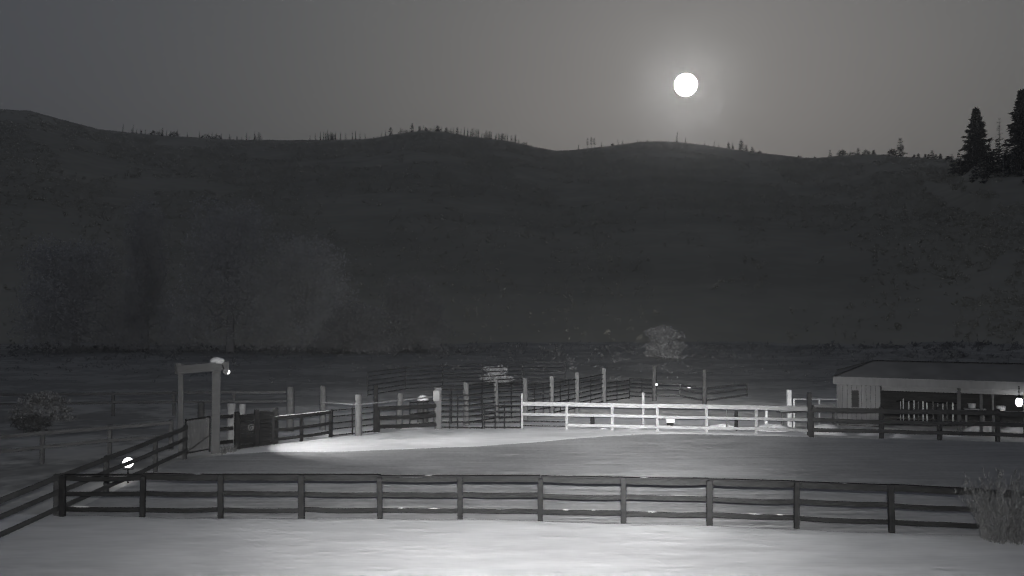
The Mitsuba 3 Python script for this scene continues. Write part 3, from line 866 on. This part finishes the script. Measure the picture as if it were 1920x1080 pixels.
rail_fence(k, bp, [(1.24, .22), (.76, .18), (.31, .17)], .17, 'mat_worn_wood', 1.42, side=(0, -.11))
# short dark posts and leftovers just behind the pale fence
for px, y0, y1, lab, w in [(1384, 772, 814, 'short dark post behind the pale fence left of the corner post', .14), (1112, 783, 806, 'squat dark stub behind the second bay of the pale fence', .2),
                           (1366, 762, 812, 'thin stake behind the fourth bay of the pale fence', .06)]:
    p = on(px, y1 - 2); D = p[1]
    single('stub_post', post(p[0], p[1] + .35, -.2, H - (y0 - 568) / F * D, w), 'mat_dark_wood' if w > .1 else 'mat_grey_wood', lab, 'post')
p = on(1206, 797); single('pale_stake', post(p[0], p[1], -.3, 1.63, .13), 'mat_pale_wood', 'pale stake top sticking up behind the third bay of the pale fence', 'post')
p = on(1480, 800)
single('white_post', post(p[0], p[1], -.3, 1.83, .2, .2), 'mat_white', 'bright white short post behind the right part of the pale fence', 'post')
spot_white = p
k = thing('hitching_rail', 'thin pale pipe rail running from the white post to the barn', 'rail')
a, b = at(1489, 748.5, 44.0), at(1574, 749, 45.1)
obj('pipe', pipe(a, b, .035), 'mat_white', k)
obj('leg', pipe(a * [1, 1, 0] - [0, 0, .1], a + [0, 0, .03], .05), 'mat_white', k)
m = a + (b - a) * .55
obj('leg', pipe(m * [1, 1, 0] - [0, 0, .1], m, .045), 'mat_white', k)
k = thing('feed_trough', 'long pale feed trough behind the fence beside the barn', 'trough')
a, b = atz(1462, 43.2), atz(1571, 44.2)
zt = H - (761.5 - 568) / F * 43.7
obj('front_board', board(a + [0, 0, zt - .13], b + [0, 0, zt - .17], .17, .05), 'mat_pale_wood', k)
obj('back_board', board(a + [0, .5, zt - .1], b + [0, .5, zt - .1], .22, .04), 'mat_pale_wood', k)
obj('bottom', board(a + [0, .25, zt - .27], b + [0, .25, zt - .29], .03, .5), 'mat_grey_wood', k)
for t in (.06, .5, .94):
    P = a + (b - a) * t
    obj('leg', post(P[0], P[1] + .25, -.1, zt - .29, .1), 'mat_grey_wood', k)
p = on(1437, 803); single('small_white_post', post(p[0], p[1], -.2, 1.12, .13), 'mat_white', 'small white post left of the bright white short post', 'post')
for px, py, w, h, lab in [(1256, 792, .42, .2, 'white block resting behind the third gap of the pale fence'), (1250, 810, .5, .22, 'white block on the snow right of the third fence post'),
                          (1231, 809, .26, .2, 'smaller white block on the snow left of the larger block')]:
    if py == 792:
        p = atz(px, 43.6); z = H - (791.5 - 568) / F * 43.6
        kk = thing('salt_block', lab, 'block'); obj('top', block(p + [0, 0, z], (w, .3, h + .02)), 'mat_white', kk); obj('stand', block(p + [0, 0, -.05], (.3, .25, z + .05)), 'mat_dark', kk)
    else:
        p = on(px, py - 2) + [0, .4, 0]
        single('salt_block', block(p + [0, 0, -.02], (w, .3, h)), 'mat_white', lab, 'block')
# dry grass and lumps of old snow along the fence foot
for i, (px, w, h, lab) in enumerate([(1190, .7, .32, 'bright dry weeds at the fence foot below the third bay'), (1132, .5, .16, 'low dry weeds at the fence foot below the second bay')]):
    r = np.random.default_rng(20 + i); tv = []; c0 = on(px, 808) + [0, .15, 0]
    for _ in range(170):
        a = r.uniform(0, 6.28); s = c0 + [r.normal(0, w / 3), r.normal(0, .1), 0]; L = h * r.uniform(.4, 1.1) * math.exp(-((s[0] - c0[0]) / w * 1.6) ** 2); o = r.normal(0, .012, 3)
        tv += [s - o, s + o, s + [math.cos(a) * L * .5, math.sin(a) * L * .4, L]]
    single('weed_clump', (np.array(tv), np.arange(len(tv)).reshape(-1, 3)), 'mat_bright_brush', lab, 'weeds', kind='stuff')


def mound(c, rx, ry, h, seed):
    n, m = 28, 10
    a, k = np.meshgrid(np.arange(n) * 2 * np.pi / n, np.linspace(0, 1, m))
    w = 1 + .5 * (meshkit.noise(np.stack([np.cos(a) * 1.6, np.sin(a) * 1.6, a * 0 + seed], -1), seed) - .5)
    X, Y = c[0] + rx * k * w * np.cos(a), c[1] + ry * k * w * np.sin(a)
    Z = c[2] + h * (1 - k ** 2) ** 1.3 * (.8 + .5 * meshkit.fbm(np.stack([X * 2.2, Y * 3, X * 0], -1), 3, seed)) - .03 * k
    i, j = np.meshgrid(np.arange(m - 1), np.arange(n), indexing='ij')
    q = np.stack([i * n + j, (i + 1) * n + j, (i + 1) * n + (j + 1) % n, i * n + (j + 1) % n], -1).reshape(-1, 4)
    return np.stack([X, Y, Z], -1).reshape(-1, 3), np.vstack([q[:, [0, 1, 2]], q[:, [0, 2, 3]]])


for i, (px, py, rx, ry, h, lab) in enumerate([(1452, 810, 1.2, .6, .4, 'snow bank under the dark rails left of the corner post'), (1545, 812, 1.1, .6, .45, 'snow bank right of the corner post before the barn'),
                                              (1350, 803, 1.2, .4, .2, 'low snow bank behind the fourth bay of the pale fence'), (1685, 818, .5, .3, .12, 'small snow heap at the fence near the barn opening'),
                                              (1632, 814, .6, .3, .14, 'small snow heap below the barn siding'), (560, 828, 1.3, .5, .12, 'snow bank under the angled dark fence'),
                                              (760, 806, 1.6, .4, .12, 'snow bank under the dark three-rail section'), (1785, 816, .7, .3, .12, 'snow heap in front of the barn opening'),
                                              (1845, 806, 1.0, .5, .3, 'bright snow heap under the right end of the barn'), (1905, 808, .8, .5, .28, 'snow heap at the right edge below the barn lamp')]):
    single('snow_bank', mound(on(px, py) * [1, 1, 0], rx, ry, h, 40 + i), 'mat_cap', lab, 'snow bank', smooth=True)

# ------------------------------------------------------------------ barn
C = np.array([16.5, 45.0, 0]); uu = np.array([.927, -.375, 0]); vv = np.array([.375, .927, 0])
LB, DB, ZE, ZR = 17.0, 4.4, 2.42, 3.12


def bl(u, v, z): return C + uu * u + vv * v + [0, 0, z]


ROT = math.atan2(uu[1], uu[0])
k = thing('barn', 'low wooden barn with a dark hip roof and a long open front at right', 'barn')
o = .18
E4 = [bl(-o, -o, ZE), bl(LB + o, -o, ZE), bl(LB + o, DB + o, ZE), bl(-o, DB + o, ZE)]
r0, r1 = bl(1.7, DB / 2, ZR), bl(LB - 1.7, DB / 2, ZR)
P8 = E4 + [r0, r1]
v = np.array(P8 + [p - [0, 0, .05] for p in P8])
f = [[0, 1, 5], [0, 5, 4], [1, 2, 5], [2, 3, 4], [2, 4, 5], [3, 0, 4]]
f += [[a + 6, c + 6, b + 6] for a, b, c in f[:6]] + sum([[[a, a + 6, b + 6], [a, b + 6, b]] for a, b in ((0, 1), (1, 2), (2, 3), (3, 0))], [])
rk = obj('roof', (v, np.array(f)), 'mat_roof', k)
obj('ridge_cap', board(r0 + [0, 0, .025], r1 + [0, 0, .025], .03, .2), 'mat_steel', rk)
for a in (E4[0], E4[3]):
    obj('hip_cap', board(a + [0, 0, .02], r0 + [0, 0, .025], .03, .12), 'mat_mid_wood', rk)
obj('fascia', board(bl(-o, -o - .02, ZE - .2), bl(LB + o, -o - .02, ZE - .2), .34, .04), 'mat_siding', k)
obj('drip_edge', board(bl(-o, -o - .03, ZE - .01), bl(LB + o, -o - .03, ZE - .01), .05, .06), 'mat_pale_wood', k)
obj('fascia', board(bl(-o - .02, -o, ZE - .2), bl(-o - .02, DB + o, ZE - .2), .34, .04), 'mat_siding', k)
obj('header', board(bl(2.05, .03, ZE - .48), bl(LB, .03, ZE - .48), .3, .1), 'mat_pale_wood', k)
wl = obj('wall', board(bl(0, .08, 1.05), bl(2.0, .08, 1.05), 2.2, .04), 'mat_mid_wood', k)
for i in range(9):
    c = bl(.11 + i * .222, .03 + .004 * (i % 2), 0)
    obj('plank', post(c[0], c[1], .02, ZE - .34, .209, .03, rot=ROT), 'mat_siding', wl)
wl = obj('wall', board(bl(.0, .0, 1.05), bl(.0, DB, 1.05), 2.2, .05), 'mat_siding', k)
for i in range(19):
    c = bl(-.045, .12 + i * .229, 0)
    obj('plank', post(c[0], c[1], .02, ZE - .34, .03, .22, rot=ROT), 'mat_siding', wl)
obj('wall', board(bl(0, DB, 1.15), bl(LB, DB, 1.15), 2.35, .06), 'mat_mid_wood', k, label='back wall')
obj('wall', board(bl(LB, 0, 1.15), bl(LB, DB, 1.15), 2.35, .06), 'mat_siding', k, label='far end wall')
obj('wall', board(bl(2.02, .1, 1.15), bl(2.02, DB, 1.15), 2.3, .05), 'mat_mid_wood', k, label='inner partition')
hk = obj('hatch', post(*bl(.82, -.02, 0)[:2], .9, 1.75, .34, .03, rot=ROT), 'mat_worn_wood', k, label='dark small hatch in the siding')
for ua, w in ((5.5, .17), (6.45, .13), (6.95, .1), (8.3, .16), (10.6, .16), (13, .16)):
    P = bl(ua, .06, 0)
    obj('post', post(P[0], P[1], -.2, ZE - .33, w, w, rot=ROT), 'mat_grey_wood', k)
# feeder panel with upright bars inside the opening
k = thing('feeder_panel', 'rack of pale upright bars inside the open barn', 'feeder panel')
A, B = bl(2.75, .9, 0), bl(5.6, .9, 0)
for z in (.28, .75, 1.2):
    obj('rail', pipe(A + [0, 0, z], B + [0, 0, z], .03), 'mat_steel', k)
r = np.random.default_rng(3)
for i in range(13):
    P = A + (B - A) * ((i + .5) / 13) + r.normal(0, .02, 3) * [1, 1, 0]
    obj('bar', pipe(P + [0, -.05, .2], P + [0, -.05, 1.24 + r.normal(0, .03)], .03 * r.uniform(.6, 1.5)), 'mat_white' if r.random() < .7 else 'mat_galv', k)
for i, (uo, z, w, lab) in enumerate([(6.1, 1.05, .36, 'left white tub on the barn shelf'), (7.35, .98, .42, 'right white tub on the barn shelf near the lamp')]):
    P = bl(uo, .5, z)
    single('white_tub', sweep([P, P + [0, 0, .2], P + [0, 0, .22]], ring(w / 2, 14), (0, 1, 0), [[.85], [1], [.97]]), 'mat_white', lab, 'tub', smooth=40)
k = thing('barn_shelf', 'pale plank shelf inside the open barn', 'shelf')
obj('plank', board(bl(5.75, .5, 1.0), bl(6.7, .5, 1.0), .05, .4), 'mat_pale_wood', k)
obj('plank', board(bl(6.95, .5, .93), bl(9.6, .5, .93), .05, .4), 'mat_pale_wood', k)
for ua, z in ((5.85, .97), (6.6, .97), (7.05, .9), (9.5, .9)):
    P = bl(ua, .5, 0); obj('leg', post(P[0], P[1], -.05, z, .09, rot=ROT), 'mat_pale_wood', k)
# lamp at the right edge
p = at(1911, 754, 41.4)
k = thing('barn_lamp', 'bright glowing lamp in the barn opening at the right edge of the photo', 'lamp')
lit('globe', ball(p, .15, (1, 1, 1.5)), k, 12.0)
obj('cap', sweep([p + [0, 0, .2], p + [0, 0, .27], p + [0, 0, .33]], ring(.1, 12), (0, 1, 0), [[1.2], [1], [.3]]), 'mat_steel', k)
obj('stem', pipe(p + [0, 0, .3], p + [0, 0, .75], .02), 'mat_steel', k)

# ------------------------------------------------------------------ thin night haze round the whole place
scene['haze'] = {'type': 'cube', 'to_world': T().translate([0, 1450, 139]).scale([2750, 1900, 141]), 'bsdf': {'type': 'null'}, 'interior': {'type': 'ref', 'id': 'haze_air'}}
labels['haze'] = {'kind': 'stuff', 'label': 'thin night haze in front of the hills', 'category': 'haze'}
